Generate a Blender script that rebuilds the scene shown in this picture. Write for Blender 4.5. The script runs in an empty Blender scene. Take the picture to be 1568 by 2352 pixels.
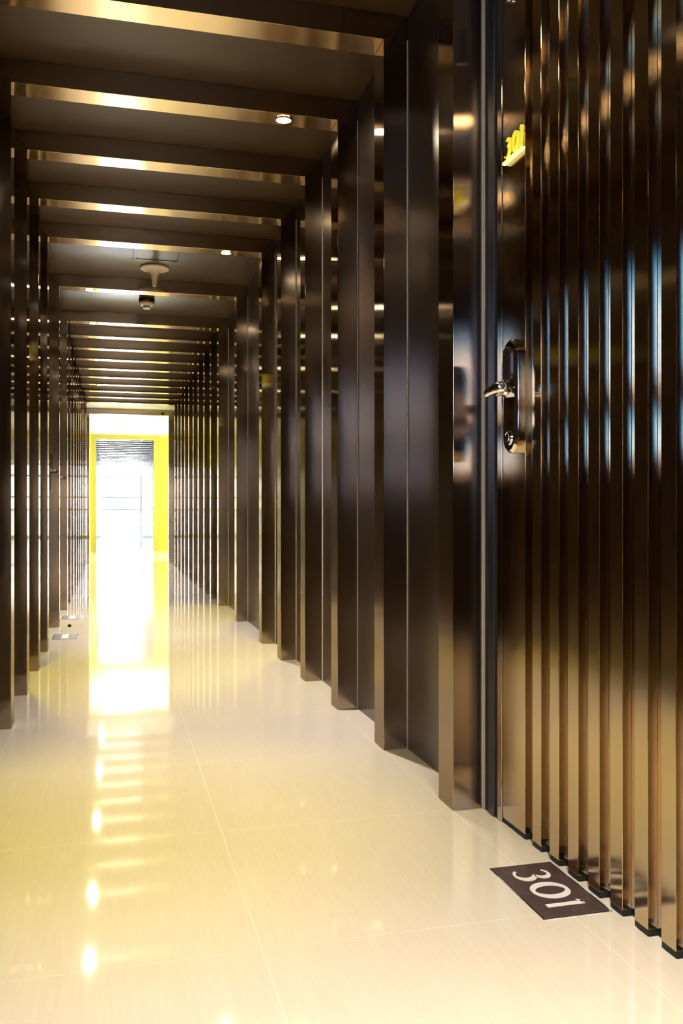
import bpy, bmesh, math, random
from mathutils import Vector, Matrix
random.seed(4)
C = bpy.data.collections.new('corridor'); bpy.context.scene.collection.children.link(C)
sc = bpy.context.scene

# ---------------------------------------------------------------- camera
CAM_H = 0.77
cam = bpy.data.cameras.new('camera'); co = bpy.data.objects.new('camera', cam); C.objects.link(co)
cam.sensor_fit = 'VERTICAL'; cam.sensor_height = 36.0; cam.lens = 2020/2352*36
cam.shift_y = 4/2352; cam.clip_start = 0.02; cam.clip_end = 200
co.location = (0, 0, CAM_H)
co.rotation_euler = (math.radians(90), 0, -math.atan(525/2020))
sc.camera = co
# ---------------------------------------------------------------- view, world
vs = sc.view_settings
vs.view_transform = 'Standard'; vs.look = 'None'; vs.gamma = 1; vs.use_curve_mapping = False
vs.exposure = 0.0
FAR_SKY, BACK_SKY = 80.0, 14.0
w = bpy.data.worlds.new('sky'); sc.world = w; w.use_nodes = True
nt = w.node_tree; nt.nodes.clear()
def N(nt, t, **k):
    n = nt.nodes.new(t)
    for a, b in k.items(): setattr(n, a, b)
    return n
out = N(nt, 'ShaderNodeOutputWorld'); bg = N(nt, 'ShaderNodeBackground')
tc = N(nt, 'ShaderNodeTexCoord'); sp = N(nt, 'ShaderNodeSeparateXYZ')
nt.links.new(tc.outputs['Generated'], sp.inputs[0])
mr = N(nt, 'ShaderNodeMapRange'); mr.inputs['From Min'].default_value = -0.5; mr.inputs['From Max'].default_value = 0.5
add = N(nt, 'ShaderNodeMath', operation='ADD')
mul = N(nt, 'ShaderNodeMath', operation='MULTIPLY'); mul.inputs[1].default_value = 0.5
nt.links.new(sp.outputs['X'], mul.inputs[0]); nt.links.new(mul.outputs[0], add.inputs[0]); nt.links.new(sp.outputs['Y'], add.inputs[1])
nt.links.new(add.outputs[0], mr.inputs['Value'])
cr = N(nt, 'ShaderNodeMix', data_type='RGBA')
cr.inputs['A'].default_value = (0.05, 0.30, 1.0, 1); cr.inputs['B'].default_value = (0.93, 0.97, 1.0, 1)
st = N(nt, 'ShaderNodeMapRange'); st.inputs['To Min'].default_value = BACK_SKY; st.inputs['To Max'].default_value = FAR_SKY
nt.links.new(mr.outputs[0], cr.inputs['Factor']); nt.links.new(mr.outputs[0], st.inputs['Value'])
nt.links.new(cr.outputs['Result'], bg.inputs['Color']); nt.links.new(st.outputs[0], bg.inputs['Strength'])
nt.links.new(bg.outputs[0], out.inputs[0])

# lamp powers (used in the lamp builders below)
SPOT_W, SIGN_W = 140.0, 1.1
WARM = (1.0, 0.88, 0.71)

# daylight guides at the three window openings
def portal(loc, rot, sx, sy):
    l = bpy.data.lights.new('daylight', 'AREA'); l.shape = 'RECTANGLE'; l.size = sx; l.size_y = sy
    l.cycles.is_portal = True
    o = bpy.data.objects.new('daylight', l); C.objects.link(o); o.location = loc; o.rotation_euler = rot
R90 = math.pi/2; WL_ = -0.434
portal((0.25, 30.0, 1.2), (-R90, 0, 0), 1.36, 2.3)
portal((2.42, 16.6, 1.5), (0, R90, 0), 1.2, 1.4)
portal((WL_-.01, -0.89, 1.48), (0, -R90, 0), 0.96, 1.06)
sc.cycles.max_bounces = 14; sc.cycles.glossy_bounces = 12; sc.cycles.diffuse_bounces = 5
sc.cycles.sample_clamp_indirect = 30.0
sc.cycles.caustics_reflective = True
sc.cycles.blur_glossy = 0.3
sc.cycles.use_denoising = True

# ---------------------------------------------------------------- materials
def mat(name):
    m = bpy.data.materials.new(name); m.use_nodes = True
    return m, m.node_tree, m.node_tree.nodes['Principled BSDF']
def plain(name, col, rough=0.5, metal=0.0, coat=0.0, noise=0.04, scale=30, spec=0.5):
    m, t, b = mat(name)
    tc = N(t, 'ShaderNodeTexCoord'); no = N(t, 'ShaderNodeTexNoise'); no.inputs['Scale'].default_value = scale
    t.links.new(tc.outputs['Object'], no.inputs['Vector'])
    mx = N(t, 'ShaderNodeMix', data_type='RGBA')
    mx.inputs['A'].default_value = (*[c*(1-noise) for c in col], 1); mx.inputs['B'].default_value = (*[min(1, c*(1+noise)) for c in col], 1)
    t.links.new(no.outputs['Fac'], mx.inputs['Factor']); t.links.new(mx.outputs['Result'], b.inputs['Base Color'])
    b.inputs['Roughness'].default_value = rough; b.inputs['Metallic'].default_value = metal
    b.inputs['Coat Weight'].default_value = coat; b.inputs['Specular IOR Level'].default_value = spec
    return m
def brushed(name, col, rough, aniso, axis, streak=0.12, smudge=0.1, wfac=0.35, wrough=0.40):
    """stainless sheet brushed along `axis`; reflections spread across the grain"""
    m, t, b = mat(name)
    b.inputs['Metallic'].default_value = 1.0
    geo = N(t, 'ShaderNodeNewGeometry')
    cx = N(t, 'ShaderNodeVectorMath', operation='CROSS_PRODUCT'); cx.inputs[0].default_value = axis
    t.links.new(geo.outputs['True Normal'], cx.inputs[1])
    ad = N(t, 'ShaderNodeVectorMath', operation='ADD'); ad.inputs[1].default_value = (1e-4, 1e-4, 1e-4)
    t.links.new(cx.outputs[0], ad.inputs[0])
    nn = N(t, 'ShaderNodeVectorMath', operation='NORMALIZE'); t.links.new(ad.outputs[0], nn.inputs[0])
    t.links.new(nn.outputs[0], b.inputs['Tangent'])
    b.inputs['Anisotropic'].default_value = aniso
    mp = N(t, 'ShaderNodeMapping'); mp.inputs['Scale'].default_value = tuple(3 if a else 350 for a in axis)
    t.links.new(geo.outputs['Position'], mp.inputs['Vector'])
    no = N(t, 'ShaderNodeTexNoise'); no.inputs['Scale'].default_value = 1; no.inputs['Detail'].default_value = 3
    t.links.new(mp.outputs[0], no.inputs['Vector'])
    big = N(t, 'ShaderNodeTexNoise'); big.inputs['Scale'].default_value = 5; big.inputs['Detail'].default_value = 5
    t.links.new(geo.outputs['Position'], big.inputs['Vector'])
    r1 = N(t, 'ShaderNodeMapRange'); r1.inputs['To Min'].default_value = rough*(1-streak); r1.inputs['To Max'].default_value = rough*(1+streak)
    t.links.new(no.outputs['Fac'], r1.inputs['Value'])
    r2 = N(t, 'ShaderNodeMath', operation='MULTIPLY_ADD'); r2.inputs[1].default_value = smudge
    t.links.new(big.outputs['Fac'], r2.inputs[0]); t.links.new(r1.outputs[0], r2.inputs[2])
    t.links.new(r2.outputs[0], b.inputs['Roughness'])
    mx = N(t, 'ShaderNodeMix', data_type='RGBA')
    mx.inputs['A'].default_value = (*[c*0.95 for c in col], 1); mx.inputs['B'].default_value = (*[min(1, c*1.04) for c in col], 1)
    t.links.new(no.outputs['Fac'], mx.inputs['Factor']); t.links.new(mx.outputs['Result'], b.inputs['Base Color'])
    wide = N(t, 'ShaderNodeBsdfAnisotropic'); wide.distribution = 'BECKMANN'; wide.inputs['Roughness'].default_value = wrough
    wide.inputs['Anisotropy'].default_value = -0.65; t.links.new(mx.outputs['Result'], wide.inputs['Color']); t.links.new(nn.outputs[0], wide.inputs['Tangent'])
    ms = N(t, 'ShaderNodeMixShader'); ms.inputs[0].default_value = wfac
    fine = N(t, 'ShaderNodeBsdfAnisotropic'); fine.distribution = 'BECKMANN'; fine.inputs['Anisotropy'].default_value = aniso
    t.links.new(r2.outputs[0], fine.inputs['Roughness']); t.links.new(mx.outputs['Result'], fine.inputs['Color']); t.links.new(nn.outputs[0], fine.inputs['Tangent'])
    t.links.new(fine.outputs[0], ms.inputs[1]); t.links.new(wide.outputs[0], ms.inputs[2])
    t.links.new(ms.outputs[0], t.nodes['Material Output'].inputs['Surface'])
    return m
def emit(name, col, s):
    m = bpy.data.materials.new(name); m.use_nodes = True; t = m.node_tree
    b = t.nodes['Principled BSDF']; b.inputs['Base Color'].default_value = (*col, 1)
    b.inputs['Emission Color'].default_value = (*col, 1); b.inputs['Emission Strength'].default_value = s
    return m

STEEL = (0.36, 0.285, 0.215)
M_post = brushed('brushed bronze steel upright', STEEL, 0.12, -.62, (0, 0, 1), smudge=0.02, wfac=.09)
M_beam_lit = brushed('brushed bronze steel lit underside', (.74,.60,.40), 0.20, -.68, (1, 0, 0), smudge=0.02, wfac=.05, wrough=.38)  # lighter copy of the frame steel, reflected glow put into the underside colour
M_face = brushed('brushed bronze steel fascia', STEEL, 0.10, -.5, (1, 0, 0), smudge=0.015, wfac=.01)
M_door = brushed('brushed door steel', (0.56, 0.45, 0.31), 0.13, -.6, (0, 0, 1), smudge=0.05, wfac=0.02)
M_chrome = plain('polished chrome', (0.78, 0.78, 0.80), 0.05, 1.0, noise=0.02)
M_jamb = plain('slate grey door frame', (0.045, 0.045, 0.06), 0.32, 0.3)
M_jambd = plain('dark rubber and gap shade', (0.02, 0.02, 0.02), 0.6)
M_seal = plain('pale silicone', (0.62, 0.58, 0.52), 0.6)
M_panel = plain('taupe satin panel', (0.075, 0.048, 0.031), 0.28, 0.5, noise=0.08, scale=4)
M_ceil = plain('taupe ceiling panel', (0.072, 0.041, 0.015), 0.34, 0.0, noise=0.08, scale=4)
M_yellow = plain('yellow wall paint', (0.86, 0.78, 0.045), 0.5)
M_gold = plain('ochre painted jamb', (0.55, 0.45, 0.06), 0.45)
M_white = plain('white ceiling paint', (0.88, 0.88, 0.86), 0.6)
M_cream = plain('cream plastic', (0.80, 0.70, 0.55), 0.35)
M_black = plain('black plastic', (0.02, 0.02, 0.02), 0.4)
M_alu = plain('window aluminium', (0.35, 0.36, 0.38), 0.35, 0.8)
M_numeral = plain('white acrylic numeral', (1.0, 1.0, 1.0), 0.3)
M_plate = plain('dull bronze plate', (0.15, 0.10, 0.095), 0.3, 0.4, noise=0.35, scale=40)
M_plate2 = plain('grey steel plate', (0.5, 0.5, 0.55), 0.3, 0.7, noise=0.1, scale=40)
M_green = plain('dark green plastic', (0.01, 0.05, 0.04), 0.4)
M_frame2 = plain('bloom-paled steel', (0.30, 0.31, 0.32), 0.22, 0.6)  # bloom over the far corridor put into the colour of its steel
M_sign = emit('yellow lit acrylic', (1.0, 0.86, 0.06), 0.5)
M_signb = emit('pale lit acrylic edge', (1.0, 0.93, 0.45), 0.9)
M_bulb = emit('downlight glass', (1.0, 0.86, 0.62), 380)
M_ceilw = plain('pale ceiling', (0.75, 0.75, 0.74), 0.5)

# floor: polished porcelain tiles, 0.6 m, fine grain running down the corridor
M_floor, t, b = mat('polished cream porcelain tiles')
geo = N(t, 'ShaderNodeNewGeometry'); s = N(t, 'ShaderNodeSeparateXYZ'); t.links.new(geo.outputs['Position'], s.inputs[0])
def grout(axis, off, size, half):
    a = N(t, 'ShaderNodeMath', operation='SUBTRACT'); a.inputs[1].default_value = off - 60*size; t.links.new(s.outputs[axis], a.inputs[0])
    d = N(t, 'ShaderNodeMath', operation='DIVIDE'); d.inputs[1].default_value = size; t.links.new(a.outputs[0], d.inputs[0])
    f = N(t, 'ShaderNodeMath', operation='FRACT'); t.links.new(d.outputs[0], f.inputs[0])
    p = N(t, 'ShaderNodeMath', operation='PINGPONG'); p.inputs[1].default_value = 0.5; t.links.new(f.outputs[0], p.inputs[0])
    l = N(t, 'ShaderNodeMath', operation='LESS_THAN'); l.inputs[1].default_value = half/size; t.links.new(p.outputs[0], l.inputs[0])
    fl = N(t, 'ShaderNodeMath', operation='FLOOR'); t.links.new(d.outputs[0], fl.inputs[0])
    return l, fl
gx, fx = grout('X', 0.255, 0.598, 0.0013)
gy, fy = grout('Y', 1.539, 0.60, 0.0011)
g = N(t, 'ShaderNodeMath', operation='MAXIMUM'); t.links.new(gx.outputs[0], g.inputs[0]); t.links.new(gy.outputs[0], g.inputs[1])
cb = N(t, 'ShaderNodeCombineXYZ'); t.links.new(fx.outputs[0], cb.inputs[0]); t.links.new(fy.outputs[0], cb.inputs[1])
wn = N(t, 'ShaderNodeTexWhiteNoise'); t.links.new(cb.outputs[0], wn.inputs['Vector'])
mp = N(t, 'ShaderNodeMapping'); mp.inputs['Scale'].default_value = (170, 9, 1); mp.inputs['Rotation'].default_value = (0, 0, 0.02)
t.links.new(geo.outputs['Position'], mp.inputs['Vector'])
va = N(t, 'ShaderNodeVectorMath', operation='ADD'); t.links.new(mp.outputs[0], va.inputs[0]); t.links.new(wn.outputs['Color'], va.inputs[1])
no = N(t, 'ShaderNodeTexNoise'); no.inputs['Scale'].default_value = 1; no.inputs['Detail'].default_value = 4; no.inputs['Distortion'].default_value = 0.6
t.links.new(va.outputs[0], no.inputs['Vector'])
m1 = N(t, 'ShaderNodeMix', data_type='RGBA'); m1.inputs['A'].default_value = (0.85, 0.77, 0.63, 1); m1.inputs['B'].default_value = (0.95, 0.90, 0.79, 1)
t.links.new(no.outputs['Fac'], m1.inputs['Factor'])
m2 = N(t, 'ShaderNodeMix', data_type='RGBA'); m2.inputs['B'].default_value = (1.0, 0.96, 0.86, 1)
t.links.new(m1.outputs['Result'], m2.inputs['A']); t.links.new(g.outputs[0], m2.inputs['Factor'])
t.links.new(m2.outputs['Result'], b.inputs['Base Color'])
b.inputs['Roughness'].default_value = 0.06; b.inputs['IOR'].default_value = 1.6
b.inputs['Coat Weight'].default_value = 0.4; b.inputs['Coat Roughness'].default_value = 0.03

# ---------------------------------------------------------------- helpers
def add_box(bm, x0, x1, y0, y1, z0, z1):
    v = [bm.verts.new(p) for p in ((x0,y0,z0),(x1,y0,z0),(x1,y1,z0),(x0,y1,z0),(x0,y0,z1),(x1,y0,z1),(x1,y1,z1),(x0,y1,z1))]
    for f in ((3,2,1,0),(4,5,6,7),(0,1,5,4),(1,2,6,5),(2,3,7,6),(3,0,4,7)): bm.faces.new([v[i] for i in f])
def add_prism(bm, pts, d, axis):
    """pts: polygon (3D), extruded by vector d"""
    a = [bm.verts.new(p) for p in pts]; b = [bm.verts.new(Vector(p)+Vector(d)) for p in pts]; n = len(pts)
    bm.faces.new(a); bm.faces.new(b[::-1])
    for i in range(n): bm.faces.new((a[i], b[i], b[(i+1) % n], a[(i+1) % n]))
def add_lathe(bm, prof, seg=32, axis='Z', loc=(0,0,0)):
    rings = []
    for r, h in prof:
        ring = []
        for k in range(seg):
            a = 2*math.pi*k/seg; c, s_ = r*math.cos(a), r*math.sin(a)
            p = (c, s_, h) if axis == 'Z' else ((h, c, s_) if axis == 'X' else (c, h, s_))
            ring.append(bm.verts.new(Vector(p)+Vector(loc)))
        rings.append(ring)
    for A, B in zip(rings, rings[1:]):
        for k in range(seg): bm.faces.new((A[k], A[(k+1) % seg], B[(k+1) % seg], B[k]))
    bm.faces.new(rings[0][::-1]); bm.faces.new(rings[-1])
def obj(name, bm, m, parent=None, bevel=0, smooth=False, seg=2):
    bmesh.ops.recalc_face_normals(bm, faces=bm.faces)
    me = bpy.data.meshes.new(name); bm.to_mesh(me); bm.free(); me.materials.append(m)
    o = bpy.data.objects.new(name, me); C.objects.link(o)
    if parent: o.parent = parent
    if smooth:
        for p in me.polygons: p.use_smooth = True
        me.set_sharp_from_angle(angle=math.radians(35))
    if bevel:
        b = o.modifiers.new('bevel', 'BEVEL'); b.width = bevel; b.segments = seg; b.limit_method = 'ANGLE'
    return o
def box(name, x0, x1, y0, y1, z0, z1, m, parent=None, bevel=0):
    bm = bmesh.new(); add_box(bm, x0, x1, y0, y1, z0, z1); return obj(name, bm, m, parent, bevel)
def tag(o, label, cat, group=None):
    o['label'] = label; o['category'] = cat
    if group: o['group'] = group
    return o
def thing(name, label, cat, loc=(0,0,0), group=None):
    o = bpy.data.objects.new(name, None); C.objects.link(o); o.location = loc; o.empty_display_size = .1
    return tag(o, label, cat, group)
def struct(o): o['kind'] = 'structure'; return o

XL, XR = -0.352, 0.853            # inner planes of the frames
WL, WR = -0.434, 0.935            # wall planes
ZB, ZC = 2.315, 2.40              # beam underside, ceiling
T = 0.12
Y_BACK, Y_END = -2.0, 30.0

# ---------------------------------------------------------------- room shell
bm = bmesh.new()
add_box(bm, WL-T, WR+T, Y_BACK-T, 14.22, -0.1, 0); add_box(bm, WL-T, 2.42+T, 14.22, 18.95, -0.1, 0); add_box(bm, WL-T, WR+T, 18.95, Y_END+.05, -0.1, 0)
struct(obj('floor', bm, M_floor))
bm = bmesh.new(); add_box(bm, WL-T, WR+T, Y_BACK-T, 12.75, ZC, ZC+.1)
struct(obj('ceiling', bm, M_ceil))
bm = bmesh.new(); add_box(bm, WL-T, WR+T, 12.75, 14.22, ZC, ZC+.1); add_box(bm, WL-T, 2.42+T, 14.22, 18.95, ZC, ZC+.1); add_box(bm, WL-T, WR+T, 18.95, Y_END+.05, ZC, ZC+.1)
struct(obj('ceiling_lobby', bm, M_ceilw))
bm = bmesh.new()
add_box(bm, WR, WR+T, 2.14, 14.22, 0, ZC); add_box(bm, WR, WR+T, Y_BACK-T, 1.06, 0, ZC)
add_box(bm, 1.02, WR+T, 1.06, 2.14, 0, ZC)
struct(obj('wall_right', bm, M_panel))
bm = bmesh.new(); add_box(bm, WL-T, WL, -0.36, 14.22, 0, ZC); add_box(bm, WL-T, WL, Y_BACK, -1.42, 0, ZC)
add_box(bm, WL-T, WL, -1.42, -0.36, 0, 1.0); add_box(bm, WL-T, WL, -1.42, -0.36, 1.96, ZC)
struct(obj('wall_left', bm, M_panel))
# lobby walls, yellow
struct(box('wall_lobby_left', WL-T, WL, 14.22, 18.95, 0, ZC, M_yellow))
struct(box('wall_lobby_near', WR+T, 2.42+T, 14.12, 14.22, 0, ZC, M_white))
struct(box('wall_lobby_far', WR, 2.42+T, 18.95, 19.07, 0, ZC, M_yellow))
bm = bmesh.new()
add_box(bm, 2.42, 2.42+T, 14.22, 18.95, 0, 0.9); add_box(bm, 2.42, 2.42+T, 14.22, 18.95, 2.1, ZC)
add_box(bm, 2.42, 2.42+T, 14.22, 15.9, 0.9, 2.1); add_box(bm, 2.42, 2.42+T, 17.3, 18.95, 0.9, 2.1)
struct(obj('wall_lobby_right', bm, M_white))
struct(box('baseboard_lobby', WR, 2.40, 18.93, 18.95, 0, 0.07, M_yellow))
# second corridor walls
struct(box('wall_far_right', WR, WR+T, 19.07, Y_END+.05, 0, ZC, M_frame2))
struct(box('wall_far_left', WL-T, WL, 18.95, Y_END+.05, 0, ZC, M_frame2))
# back wall behind the camera with its window
struct(box('wall_back', WL-T, WR+T, Y_BACK-T, Y_BACK, 0, ZC, M_panel))

def window(name, xs, zs, y, d, m=M_alu, t=0.025, along='X'):
    wn = bpy.data.objects.new(name, None); C.objects.link(wn); struct(wn)
    bm = bmesh.new()
    def bx(a0, a1, z0, z1):
        if along == 'X': add_box(bm, a0, a1, y, y+d, z0, z1)
        else: add_box(bm, y, y+d, a0, a1, z0, z1)
    for a in xs: bx(a-t, a+t, zs[0]-t, zs[-1]+t)
    for z in zs:
        for a, b2 in zip(xs, xs[1:]): bx(a+t, b2-t, z-t, z+t)
    obj('window_frame', bm, m, wn)
    return wn
window('window_1', [-1.395, -0.89, -0.385], [1.025, 1.315, 1.935], WL-.08, 0.05, t=0.025, along='Y')
# end glazing of the far corridor: sky above a low panel
M_frost = bpy.data.materials.new('frosted glass'); M_frost.use_nodes = True
t = M_frost.node_tree; t.nodes.clear(); o_ = N(t, 'ShaderNodeOutputMaterial'); tr = N(t, 'ShaderNodeBsdfTranslucent'); tr.inputs[0].default_value = (.8, .84, .86, 1); t.links.new(tr.outputs[0], o_.inputs[0])
box('transom', WL-.085, WL-.02, -1.37, -.41, 1.24, 1.40, M_alu, bpy.data.objects['window_1'])
w2 = window('window_2', [WL+.03, WR-.03], [0.03, 0.91, 1.31, 1.99, 2.37], Y_END-.02, 0.05, t=0.03)
box('frosted_pane', WL+.06, WR-.06, Y_END, Y_END+.01, .06, .88, M_frost, w2)
box('frosted_pane', WL+.06, WR-.06, Y_END, Y_END+.01, 2.02, 2.34, M_frost, w2)
window('window_3', [15.93, 16.6, 17.27], [0.93, 2.07], 2.43, 0.05, t=0.03, along='Y')

# ---------------------------------------------------------------- portal frames
def make_frame(mp, mb, sealant=True, depth=0.105):
    r = bpy.data.objects.new('portal_frame', None); C.objects.link(r)
    d = (0, depth, 0); e = 0.0005
    for xi, xo in ((XL, WL), (XR, WR)):
        bm = bmesh.new(); add_prism(bm, [(xi,0,0),(xo,0,0),(xo,0,ZC-e),(xi,0,ZB-e)], d, 'Y')
        obj('post', bm, mp, r, bevel=0.0012)
    bm = bmesh.new(); add_prism(bm, [(XL,0,ZB),(XR,0,ZB),(WR-e,0,ZC-e),(WL+e,0,ZC-e)], d, 'Y')
    o = obj('beam', bm, mb if mb is not M_beam_lit else M_face, r, bevel=0.0012)
    if mb is M_beam_lit:
        o.data.materials.append(M_beam_lit)              # underside of the same sheet, lightened for the reflected glow
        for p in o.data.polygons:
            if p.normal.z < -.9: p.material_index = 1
    if sealant:
        for x0, x1 in ((WL, WL+.003), (WR-.003, WR)):
            box('sealant', x0, x1, -.004, -.0002, 0.001, ZC-.08, M_seal, r)
    return r
proto = make_frame(M_post, M_beam_lit)
proto2 = make_frame(M_frame2, M_frame2, False)
def copy_tree(o, parent=None):
    c = o.copy(); C.objects.link(c); c.parent = parent
    for ch in o.children: copy_tree(ch, c)
    return c
ORD = ['', 'second', 'third', 'fourth', 'fifth', 'sixth', 'seventh', 'eighth', 'ninth', 'tenth', 'eleventh', 'twelfth', 'thirteenth', 'fourteenth', 'fifteenth', 'sixteenth', 'seventeenth']
Ys = [2.133, 2.736, 3.343, 3.945, 4.545, 5.160, 6.258, 7.355] + [7.355 + .587*k for k in range(1, 10)]
G1 = 'bronze steel portal frames along the near corridor'
used1 = [False]
special = {0: 'nearest bronze steel portal frame, its right post beside the ribbed door 301',
           2: 'bronze steel portal frame with the closest visible downlight near its right end',
           5: 'bronze steel portal frame with a right-hand downlight, just before the access panel',
           6: 'bronze steel portal frame between the ceiling antenna and the smoke detector',
           7: 'bronze steel portal frame just behind the smoke detector, lamp at its left end'}
for i, y in enumerate(Ys):
    f = proto if i == 0 else copy_tree(proto)
    f.location = (0, y, 0)
    tag(f, special.get(i, 'bronze steel portal frame around the corridor, %s from the camera' % ORD[i]), 'frame', G1)
f = copy_tree(proto); f.location = (0, 14.10, 0)
tag(f, 'last bronze steel portal frame, standing apart at the entrance to the yellow lobby', 'frame', G1)
for y in (0.955, 0.352, -0.25, -1.53):
    f = copy_tree(proto); f.location = (0, y, 0)
    tag(f, 'bronze steel portal frame behind the camera position, %s' % {0.955: 'on the near side of door 301', 0.352: 'second back from door 301', -0.25: 'third back from door 301', -1.53: 'beyond the side window'}[y], 'frame', G1)
# ochre lobby portal
lp = thing('lobby_portal', 'ochre yellow painted opening at the far end of the lobby', 'frame')
bm = bmesh.new(); add_box(bm, XR-.02, WR, 18.83, 18.95, 0, ZC); obj('jamb', bm, M_gold, lp)
bm = bmesh.new(); add_box(bm, WL, XL+.02, 18.83, 18.95, 0, ZC); obj('jamb', bm, M_gold, lp)
bm = bmesh.new(); add_box(bm, XL+.02, XR-.02, 18.83, 18.95, ZB, ZC); obj('lintel', bm, M_gold, lp)
G2 = 'pale portal frames of the far corridor'
for k in range(14):
    f = proto2 if k == 0 else copy_tree(proto2)
    f.location = (0, 19.15 + .6*k, 0)
    tag(f, ('bloom-paled steel portal frame of the far corridor, first past the ochre opening' if k == 0 else
            'last bloom-paled steel portal frame, in front of the bright end window' if k == 13 else
            'bloom-paled steel portal frame of the far corridor, %s past the ochre opening' % ORD[k]), 'frame', G2)

# ---------------------------------------------------------------- downlights
def make_light():
    r = bpy.data.objects.new('downlight', None); C.objects.link(r)
    bm = bmesh.new()
    prof_o, prof_i = 0.036, 0.027
    seg = 28
    rings = []
    for rad, z in ((prof_o, 0), (prof_o, -.004), (prof_i+.002, -.004), (prof_i, -.001), (prof_i, 0)):
        rings.append([bm.verts.new((rad*math.cos(2*math.pi*k/seg), rad*math.sin(2*math.pi*k/seg), z)) for k in range(seg)])
    for A, B in zip(rings, rings[1:]+rings[:1]):
        for k in range(seg): bm.faces.new((A[k], A[(k+1) % seg], B[(k+1) % seg], B[k]))
    obj('trim_ring', bm, M_chrome, r, smooth=True)
    bm = bmesh.new(); add_lathe(bm, [(.0265, 0), (.0265, -.0015), (.020, -.003)]); obj('glass', bm, M_bulb, r, smooth=True)
    l = bpy.data.lights.new('lamp', 'SPOT'); l.energy = SPOT_W; l.color = WARM; l.spot_size = math.radians(74); l.spot_blend = 1.0; l.shadow_soft_size = 0.022
    lo = bpy.data.objects.new('lamp', l); C.objects.link(lo); lo.parent = r; lo.location = (0, 0, -.03)
    return r
lights = [(.648, 3.395, 'warm downlight in the third frame beam, big glowing spot top centre right'),
          (.648, 5.212, 'warm downlight at the right of the beam before the access panel'),
          (-.155, 6.310, 'warm downlight at the left of the beam before the smoke detector'),
          (-.158, 7.407, 'warm downlight at the left of the beam just past the smoke detector'),
          (-.155, Ys[10]+.052, 'small warm downlight, third of those on the left side'),
          (-.155, Ys[13]+.052, 'small warm downlight, fourth of those on the left side'),
          (-.155, Ys[16]+.052, 'farthest small warm downlight, in the last close-set beam'),
          (-.155, 2.185, 'warm downlight at the left of the nearest beam, above the picture'),
          (.648, 1.007, 'warm downlight in the beam on the near side of door 301'),
          (-.155, 0.404, 'warm downlight just behind the camera at the left'),
          (.648, -.198, 'warm downlight behind the camera at the right')]
lp0 = make_light()
for i, (x, y, lab) in enumerate(lights):
    o = lp0 if i == 0 else copy_tree(lp0)
    o.location = (x, y, ZB-.0005); tag(o, lab, 'light', 'downlights set in the beams')
    if i == 7:
        for ch in o.children:
            if ch.type == 'LIGHT':
                ch.data = ch.data.copy(); ch.data.color = (1.0, .85, .20); ch.data.energy = SPOT_W*1.0; ch.data.spot_size = math.radians(50); ch.rotation_euler = (.05, -.08, 0)
    if i in (8, 9, 10):
        for ch in o.children:
            if ch.type == 'LIGHT': ch.data = ch.data.copy(); ch.data.energy = SPOT_W*1.15; ch.data.color = (1, .88, .69)
    if i in (0, 1):
        for ch in o.children:
            if ch.type == 'LIGHT':
                ch.data = ch.data.copy(); ch.data.energy = SPOT_W*1.5; ch.data.color = (1, .87, .80)

# ---------------------------------------------------------------- door 301
DY = -0.008
d1 = struct(bpy.data.objects.new('door_1', None)); C.objects.link(d1)
bm = bmesh.new()
XF, XG, XBk = 0.941, 0.961, 0.985
zb, zt = 0.013, 2.36
# ribbed sheet profile (x, y), from the far (lock) side towards the camera side
pts = [(XF, 2.030+DY), (XF, 1.908+DY), (XG, 1.908+DY)]
yn = 1.828+DY
k = 0
while yn - .0825*k > 1.14:
    y0 = yn - .0825*k
    pts += [(XG, y0+.0425), (XF, y0+.0425), (XF, y0), (XG, y0)]; k += 1
pts += [(XG, 1.105), (XF, 1.105), (XF, 1.07)]
poly = [(x, y, zb) for x, y in pts] + [(XBk, 1.07, zb), (XBk, 2.030+DY, zb)]
add_prism(bm, poly, (0, 0, zt-zb), 'Z')
leaf = obj('door_leaf', bm, M_door, d1, bevel=0.0009)
bm = bmesh.new(); add_prism(bm, [(x+.0015, y_, .003) for x, y_ in pts] + [(XBk, 1.07, .003), (XBk, 2.030+DY, .003)], (0, 0, .0099), 'Z')
obj('gap_shade', bm, M_jambd, d1)  # black sheet standing in for the shadow in the gap under the leaf
# frame beside the leaf: stepped jamb
box('jamb_seal', .9347, 1.0, 2.124, 2.1325, 0.001, ZC-.002, M_seal, d1)
box('door_jamb', .9385, 1.0, 2.098, 2.124, 0.001, ZC-.002, M_jambd, d1)
bm = bmesh.new(); add_box(bm, .935, 1.0, 2.062, 2.098, 0.001, ZC-.002); obj('door_jamb', bm, M_jamb, d1, bevel=.002)
box('door_jamb', .940, 1.0, 2.050, 2.062, 0.001, ZC-.002, M_jambd, d1)
box('door_jamb', .939, 1.0, 2.024, 2.050, 0.001, ZC-.002, M_door, d1, bevel=.001)
box('door_header', .944, 1.0, 1.065, 2.024, 2.362, ZC-.002, M_jamb, d1)
# small closer bracket high on the leaf
bm = bmesh.new(); add_box(bm, .930, .941, 1.972, 1.985, 2.02, 2.12); obj('door_bracket', bm, M_chrome, d1, bevel=.002)

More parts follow.
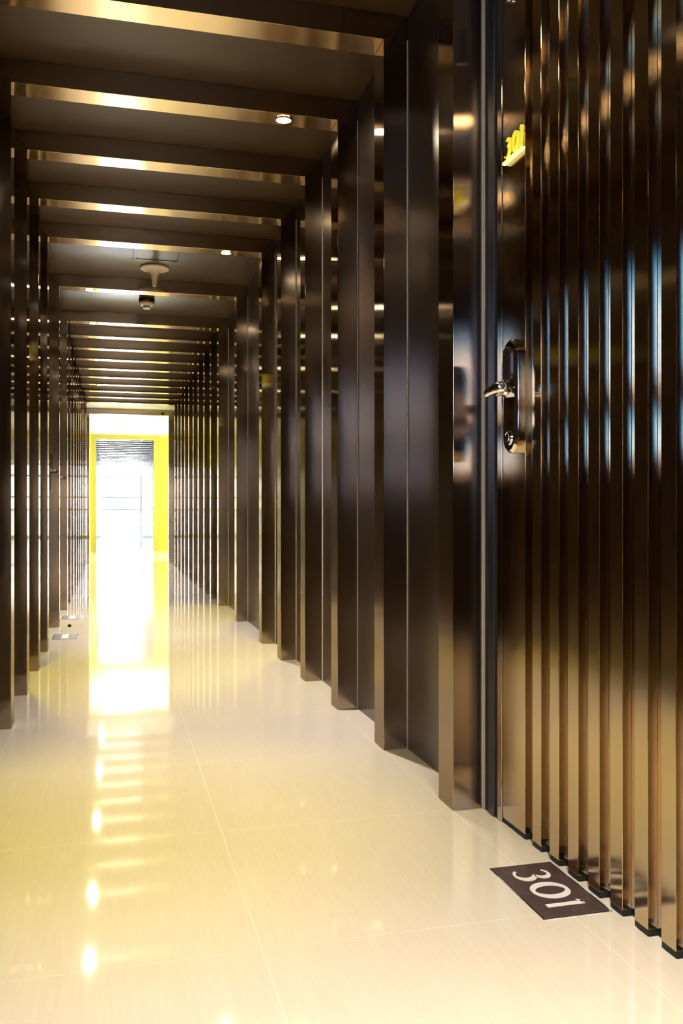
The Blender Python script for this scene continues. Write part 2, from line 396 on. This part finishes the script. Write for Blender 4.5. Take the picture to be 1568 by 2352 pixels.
# lock plate: capsule-ended slab, card reader oval, key cylinder, lever
def capsule(yc, z0, z1, r, x0, x1, seg=14, ch=0.0):
    """slab with rounded ends, normal -X, between x0 (back) and x1 (front); ch = front chamfer"""
    bm = bmesh.new()
    def ring(x, rr):
        v = []
        for i in range(seg+1):
            a = math.pi*i/seg; v.append(bm.verts.new((x, yc+rr*math.cos(a), z1-r+rr*math.sin(a))))
        for i in range(seg+1):
            a = math.pi+math.pi*i/seg; v.append(bm.verts.new((x, yc+rr*math.cos(a), z0+r+rr*math.sin(a))))
        return v
    rs = [ring(x0, r), ring(x1+ch, r), ring(x1, r-ch)] if ch else [ring(x0, r), ring(x1, r)]
    n = len(rs[0])
    for A, B in zip(rs, rs[1:]):
        for i in range(n): bm.faces.new((A[i], A[(i+1) % n], B[(i+1) % n], B[i]))
    bm.faces.new(rs[0]); bm.faces.new(rs[-1])
    return bm
YL = 1.934
lock = obj('lock_case', capsule(YL, .915, 1.188, .036, XF, .916, ch=.006), M_chrome, d1, smooth=True)
lock['label'] = 'polished chrome electronic lock case'
obj('card_reader', capsule(YL+.004, 1.085, 1.170, .020, .9165, .909, ch=.003), M_panel, lock, smooth=True)
obj('card_slot', capsule(YL+.004, 1.10, 1.155, .005, .9095, .9083), M_black, lock, smooth=True)
bm = bmesh.new(); add_lathe(bm, [(.018, .9165), (.018, .913), (.014, .913), (.013, .9145), (.010, .9145), (.009, .911), (.0, .911)][:6], axis='X', loc=(0, YL+.002, .952))
obj('key_cylinder', bm, M_chrome, lock, smooth=True)
bm = bmesh.new(); add_lathe(bm, [(.014, .918), (.014, .905), (.011, .900), (.011, .884)], axis='X', loc=(0, YL, 1.062))
obj('lever_neck', bm, M_chrome, lock, smooth=True)
bm = bmesh.new()
rings = []
for t_, (x, y, z, hx, hz) in enumerate([(.892, 1.908, 1.069, .006, .010), (.886, 1.914, 1.070, .010, .013), (.880, 1.930, 1.069, .010, .013), (.876, 1.950, 1.066, .009, .012), (.874, 1.966, 1.062, .008, .011), (.874, 1.972, 1.061, .004, .006)]):
    rings.append([bm.verts.new((x+hx*math.cos(a), y, z+hz*math.sin(a))) for a in [math.pi/4+2*math.pi*k/12 for k in range(12)]])
for A, B in zip(rings, rings[1:]):
    for k in range(12): bm.faces.new((A[k], A[(k+1) % 12], B[(k+1) % 12], B[k]))
bm.faces.new(rings[0]); bm.faces.new(rings[-1])
obj('lever_handle', bm, M_chrome, lock, smooth=True)

# ---------------------------------------------------------------- numerals
def stroke(pts, widths):
    """2D polyline with width per point -> two side lists"""
    L, R = [], []
    for i, p in enumerate(pts):
        a = pts[max(0, i-1)]; b = pts[min(len(pts)-1, i+1)]
        dx, dy = b[0]-a[0], b[1]-a[1]; l = math.hypot(dx, dy) or 1
        nx, ny = -dy/l, dx/l; h = widths[i]/2
        L.append((p[0]+nx*h, p[1]+ny*h)); R.append((p[0]-nx*h, p[1]-ny*h))
    return L, R
def digit_strips(ch):
    """strips in a unit box: height 1, baseline 0, drawn with thick and thin strokes"""
    if ch == '0':
        n = 48; P, W = [], []
        for i in range(n+1):
            a = 2*math.pi*i/n; P.append((.36+.27*math.cos(a), .5+.43*math.sin(a))); W.append(.10+.07*abs(math.cos(a)))
        return [stroke(P, W)], .72
    if ch == '3':
        P, W = [], []
        for i in range(19):
            a = math.radians(150-(150+72)*i/18); P.append((.25+.17*math.cos(a), .74+.19*math.sin(a))); W.append(.07+.06*max(0, math.cos(a)))
        A = (P, W); P, W = [], []
        for i in range(23):
            a = math.radians(80-(80+148)*i/22); P.append((.24+.21*math.cos(a), .29+.245*math.sin(a))); W.append(.07+.09*max(0, math.cos(a)))
        return [stroke(*A), stroke(P, W)], .55
    if ch == '1':
        return [stroke([(.16, 0), (.16, .5), (.16, .96)], [.13, .12, .13]), stroke([(.03, .84), (.16, .96)], [.03, .07])], .32
    return [stroke([(0.0, .5), (.5, .5)], [.5, .5])], .55       # an illegible mark
def digit_mesh(bm, ch, org, right, up, size, depth, slant=0.0, wide=1.0, thin=1.0):
    strips, adv = digit_strips(ch)
    if thin != 1:
        f = lambda a, b: tuple(((a[i]+b[i])/2 + (a[i]-b[i])/2*thin) for i in (0, 1))
        strips = [([f(a, b) for a, b in zip(L, R_)], [f(b, a) for a, b in zip(L, R_)]) for L, R_ in strips]
    nrm = Vector(right).cross(Vector(up))
    R, U, O = Vector(right), Vector(up), Vector(org)
    for L, Rr in strips:
        for i in range(len(L)-1):
            q = [L[i], L[i+1], Rr[i+1], Rr[i]]
            lo = [bm.verts.new(O + R*((x*wide+slant*y)*size) + U*(y*size)) for x, y in q]
            hi = [bm.verts.new(v.co + nrm*depth) for v in lo]
            bm.faces.new(lo); bm.faces.new(hi)
            for a in range(4): bm.faces.new((lo[a], lo[(a+1) % 4], hi[(a+1) % 4], hi[a]))
    bmesh.ops.remove_doubles(bm, verts=bm.verts, dist=size*.002)
    return adv*wide

# yellow lit door number, on the leaf of door 301 (reads far -> near)
sign = bpy.data.objects.new('door_number', None); C.objects.link(sign); sign.parent = d1
sign['label'] = 'yellow lit acrylic 301'
y, right, up = 1.998, (0, -1, 0), (0, 0, 1)
for ch in '301':
    bm = bmesh.new(); adv = digit_mesh(bm, ch, (XF-.002, y, 1.640), right, up, .050, .008, slant=.2, wide=1.1, thin=.55)
    obj('numeral', bm, M_sign, sign)
    y -= adv*.050 + .004
bm = bmesh.new(); add_box(bm, XF-.012, XF-.001, 1.895, 2.002, 1.629, 1.636); obj('base_strip', bm, M_signb, sign, bevel=.002)
def fill_lamp(parent, loc, e=SIGN_W):
    l = bpy.data.lights.new('fill_lamp', 'POINT'); l.energy = e; l.color = (1, .86, .04); l.shadow_soft_size = .02
    o = bpy.data.objects.new('fill_lamp', l); C.objects.link(o); o.parent = parent; o.location = loc

# unseen yellow panels with spots, added between frames to cast yellow floor pools
def yellow_fill(x, y, side, lab, e):
    r = thing('yellow_fill', lab, 'fill light', (x, y, 1.62), 'added yellow fill panels between the frames')
    s_ = side
    bm = bmesh.new(); add_box(bm, *(sorted((0, s_*.010))), -.07, .07, -.03, .03); obj('fill_panel', bm, M_sign, r, bevel=.002)
    bm = bmesh.new(); add_box(bm, *(sorted((0, s_*.016))), -.072, .072, -.040, -.031); obj('base_strip', bm, M_signb, r)
    l = bpy.data.lights.new('fill_lamp', 'SPOT'); l.energy = e; l.color = (1, .86, .04); l.shadow_soft_size = .02  # added spot that throws the yellow pool on the floor
    l.spot_size = math.radians(80); l.spot_blend = .6
    o = bpy.data.objects.new('fill_lamp', l); C.objects.link(o); o.parent = r; o.location = (s_*.03, 0, -.045); o.rotation_euler = (0, -s_*.25, 0)
yellow_fill(WL, 4.26, 1, 'added unseen yellow fill panel on the left wall between the fourth and fifth frames', 45.0)
yellow_fill(WR, 4.78, -1, 'added unseen yellow fill panel on the right wall between the fifth and sixth frames', 40.0)
yellow_fill(WR, 6.60, -1, 'added unseen yellow fill panel on the right wall in the smoke detector bay', 60.0)

# ---------------------------------------------------------------- floor plates
def plate(x0, x1, y0, y1, text, mpl, lab, up, right):
    r = thing('floor_number_plate', lab, 'plate', ((x0+x1)/2, (y0+y1)/2, 0), 'number plates set in the floor')
    hx, hy = (x1-x0)/2, (y1-y0)/2
    box('plate', -hx, hx, -hy, hy, 0.0, .003, mpl, r, bevel=.001)
    box('rim', -hx-.004, hx+.004, -hy-.004, hy+.004, 0.0, .0012, M_chrome, r)
    for sy in (-1, 1):
        bm = bmesh.new(); add_lathe(bm, [(.004, .003), (.004, .0036), (.002, .004)], seg=12, loc=(0.0, sy*(hy-.014), 0)); obj('screw', bm, M_alu, r)
    R, U = Vector(right), Vector(up)
    size = hx*2*.61
    total = sum(digit_strips(c)[1] for c in text)*size*1.3 + .008*(len(text)-1)
    p = -R*(total/2) - U*(size/2)
    for c in text:
        bm = bmesh.new(); adv = digit_mesh(bm, c, (p.x, p.y, .0031), right, up, size, .0006, wide=1.3); obj('numeral', bm, M_numeral, r)
        p = p + R*(adv*size+.008)
    return r
plate(.793, .931, 1.519, 1.761, '301', M_plate, 'dark bronze floor plate with white 301 in front of the ribbed door', (1, 0, 0), (0, -1, 0))
plate(-.356, -.220, 5.645, 5.875, '---', M_plate2, 'nearer grey floor plate with white marks at the left', (-1, 0, 0), (0, 1, 0))
plate(-.358, -.222, 6.690, 6.930, '---', M_plate2, 'farther grey floor plate with white marks at the left', (-1, 0, 0), (0, 1, 0))
plate(.770, .905, 13.15, 13.39, '---', M_plate2, 'small grey floor plate at the right near the lobby', (1, 0, 0), (0, -1, 0))
bm = bmesh.new(); add_lathe(bm, [(.012, 0), (.012, .012), (.008, .018)], seg=16, loc=(-.285, 6.26, 0))
tag(obj('door_stop', bm, M_black, smooth=True), 'tiny black door stop on the floor between the two left plates', 'door stop')

# ---------------------------------------------------------------- left doors (with levers)
def left_door(n, y0, y1):
    d = struct(bpy.data.objects.new('door_%d' % n, None)); C.objects.link(d); d.location = (WL, y0, 0)
    box('door_leaf', 0, .012, .04, y1-y0-.04, .006, 2.30, M_panel, d, bevel=.001)
    yl = (y1-y0) - .12
    lk = box('lock_case', .012, .030, yl-.034, yl+.034, .92, 1.18, M_chrome, d, bevel=.012)
    bm = bmesh.new(); add_box(bm, .030, .058, yl-.01, yl+.01, 1.05, 1.07); add_box(bm, .052, .068, yl-.10, yl+.012, 1.05, 1.07)
    obj('lever_handle', bm, M_chrome, lk, bevel=.004)
left_door(2, 5.27, 6.25); left_door(3, 6.37, 7.35)

# ---------------------------------------------------------------- ceiling fittings
def antenna(loc, lab):
    bm = bmesh.new()
    add_lathe(bm, [(.094, 0), (.096, -.006), (.092, -.012), (.060, -.016), (.036, -.028), (.024, -.050), (.018, -.085), (.014, -.118), (.010, -.124), (.003, -.126)], 40)
    o = obj('ceiling_antenna', bm, M_cream, smooth=True); o.location = loc
    return tag(o, lab, 'antenna', 'trumpet shaped ceiling antennas')
antenna((.268, 5.95, ZC), 'cream trumpet shaped antenna on the ceiling behind the access panel')
antenna((.226, 16.2, ZC), 'pale trumpet shaped antenna on the white lobby ceiling')
sd = thing('smoke_detector', 'cream round smoke detector hanging in the bay past the antenna', 'smoke detector', (.249, 6.83, ZC))
bm = bmesh.new(); add_lathe(bm, [(.058, 0), (.058, -.020), (.053, -.028)], 36); obj('base', bm, M_panel, sd, smooth=True)
bm = bmesh.new(); add_lathe(bm, [(.055, -.028), (.056, -.040), (.044, -.052), (.032, -.054)], 36); obj('body', bm, M_cream, sd, smooth=True)
for k in range(10):
    a = 2*math.pi*k/10
    bm = bmesh.new(); add_box(bm, -.0025, .0025, -.004, .004, -.068, -.053)
    bmesh.ops.transform(bm, matrix=Matrix.Rotation(a, 4, 'Z') @ Matrix.Translation((.027, 0, 0)), verts=bm.verts); obj('vent_rib', bm, M_cream, sd)
bm = bmesh.new(); add_lathe(bm, [(.030, -.067), (.030, -.073), (.022, -.078)], 36); obj('cap', bm, M_white, sd, smooth=True)
bm = bmesh.new(); add_lathe(bm, [(.020, -.053), (.020, -.068)], 24); obj('sensor_core', bm, M_black, sd, smooth=True)
ap = thing('access_panel', 'square framed access panel in the ceiling before the antenna', 'access panel', (.273, 5.62, ZC))
def ringbox(name, a, b2, h, z0, m):
    bm = bmesh.new()
    add_box(bm, -a, a, -a, -b2, z0-h, z0); add_box(bm, -a, a, b2, a, z0-h, z0); add_box(bm, -a, -b2, -b2, b2, z0-h, z0); add_box(bm, b2, a, -b2, b2, z0-h, z0)
    return obj(name, bm, m, ap, bevel=.001)
ringbox('outer_frame', .165, .150, .005, 0, M_ceil); ringbox('inner_frame', .146, .132, .007, 0, M_ceil)
box('hatch', -.126, .126, -.126, .126, -.004, 0, M_ceil, ap)
bm = bmesh.new(); add_lathe(bm, [(.004, -.007), (.004, -.009)], 12, loc=(.139, .10, 0)); obj('screw', bm, M_black, ap)
bm = bmesh.new(); add_box(bm, .735, .785, 14.085, 14.0995, 2.322, 2.365)
tag(obj('sensor_box', bm, M_green, bevel=.003), 'small dark green box on the beam at the lobby entrance', 'sensor')
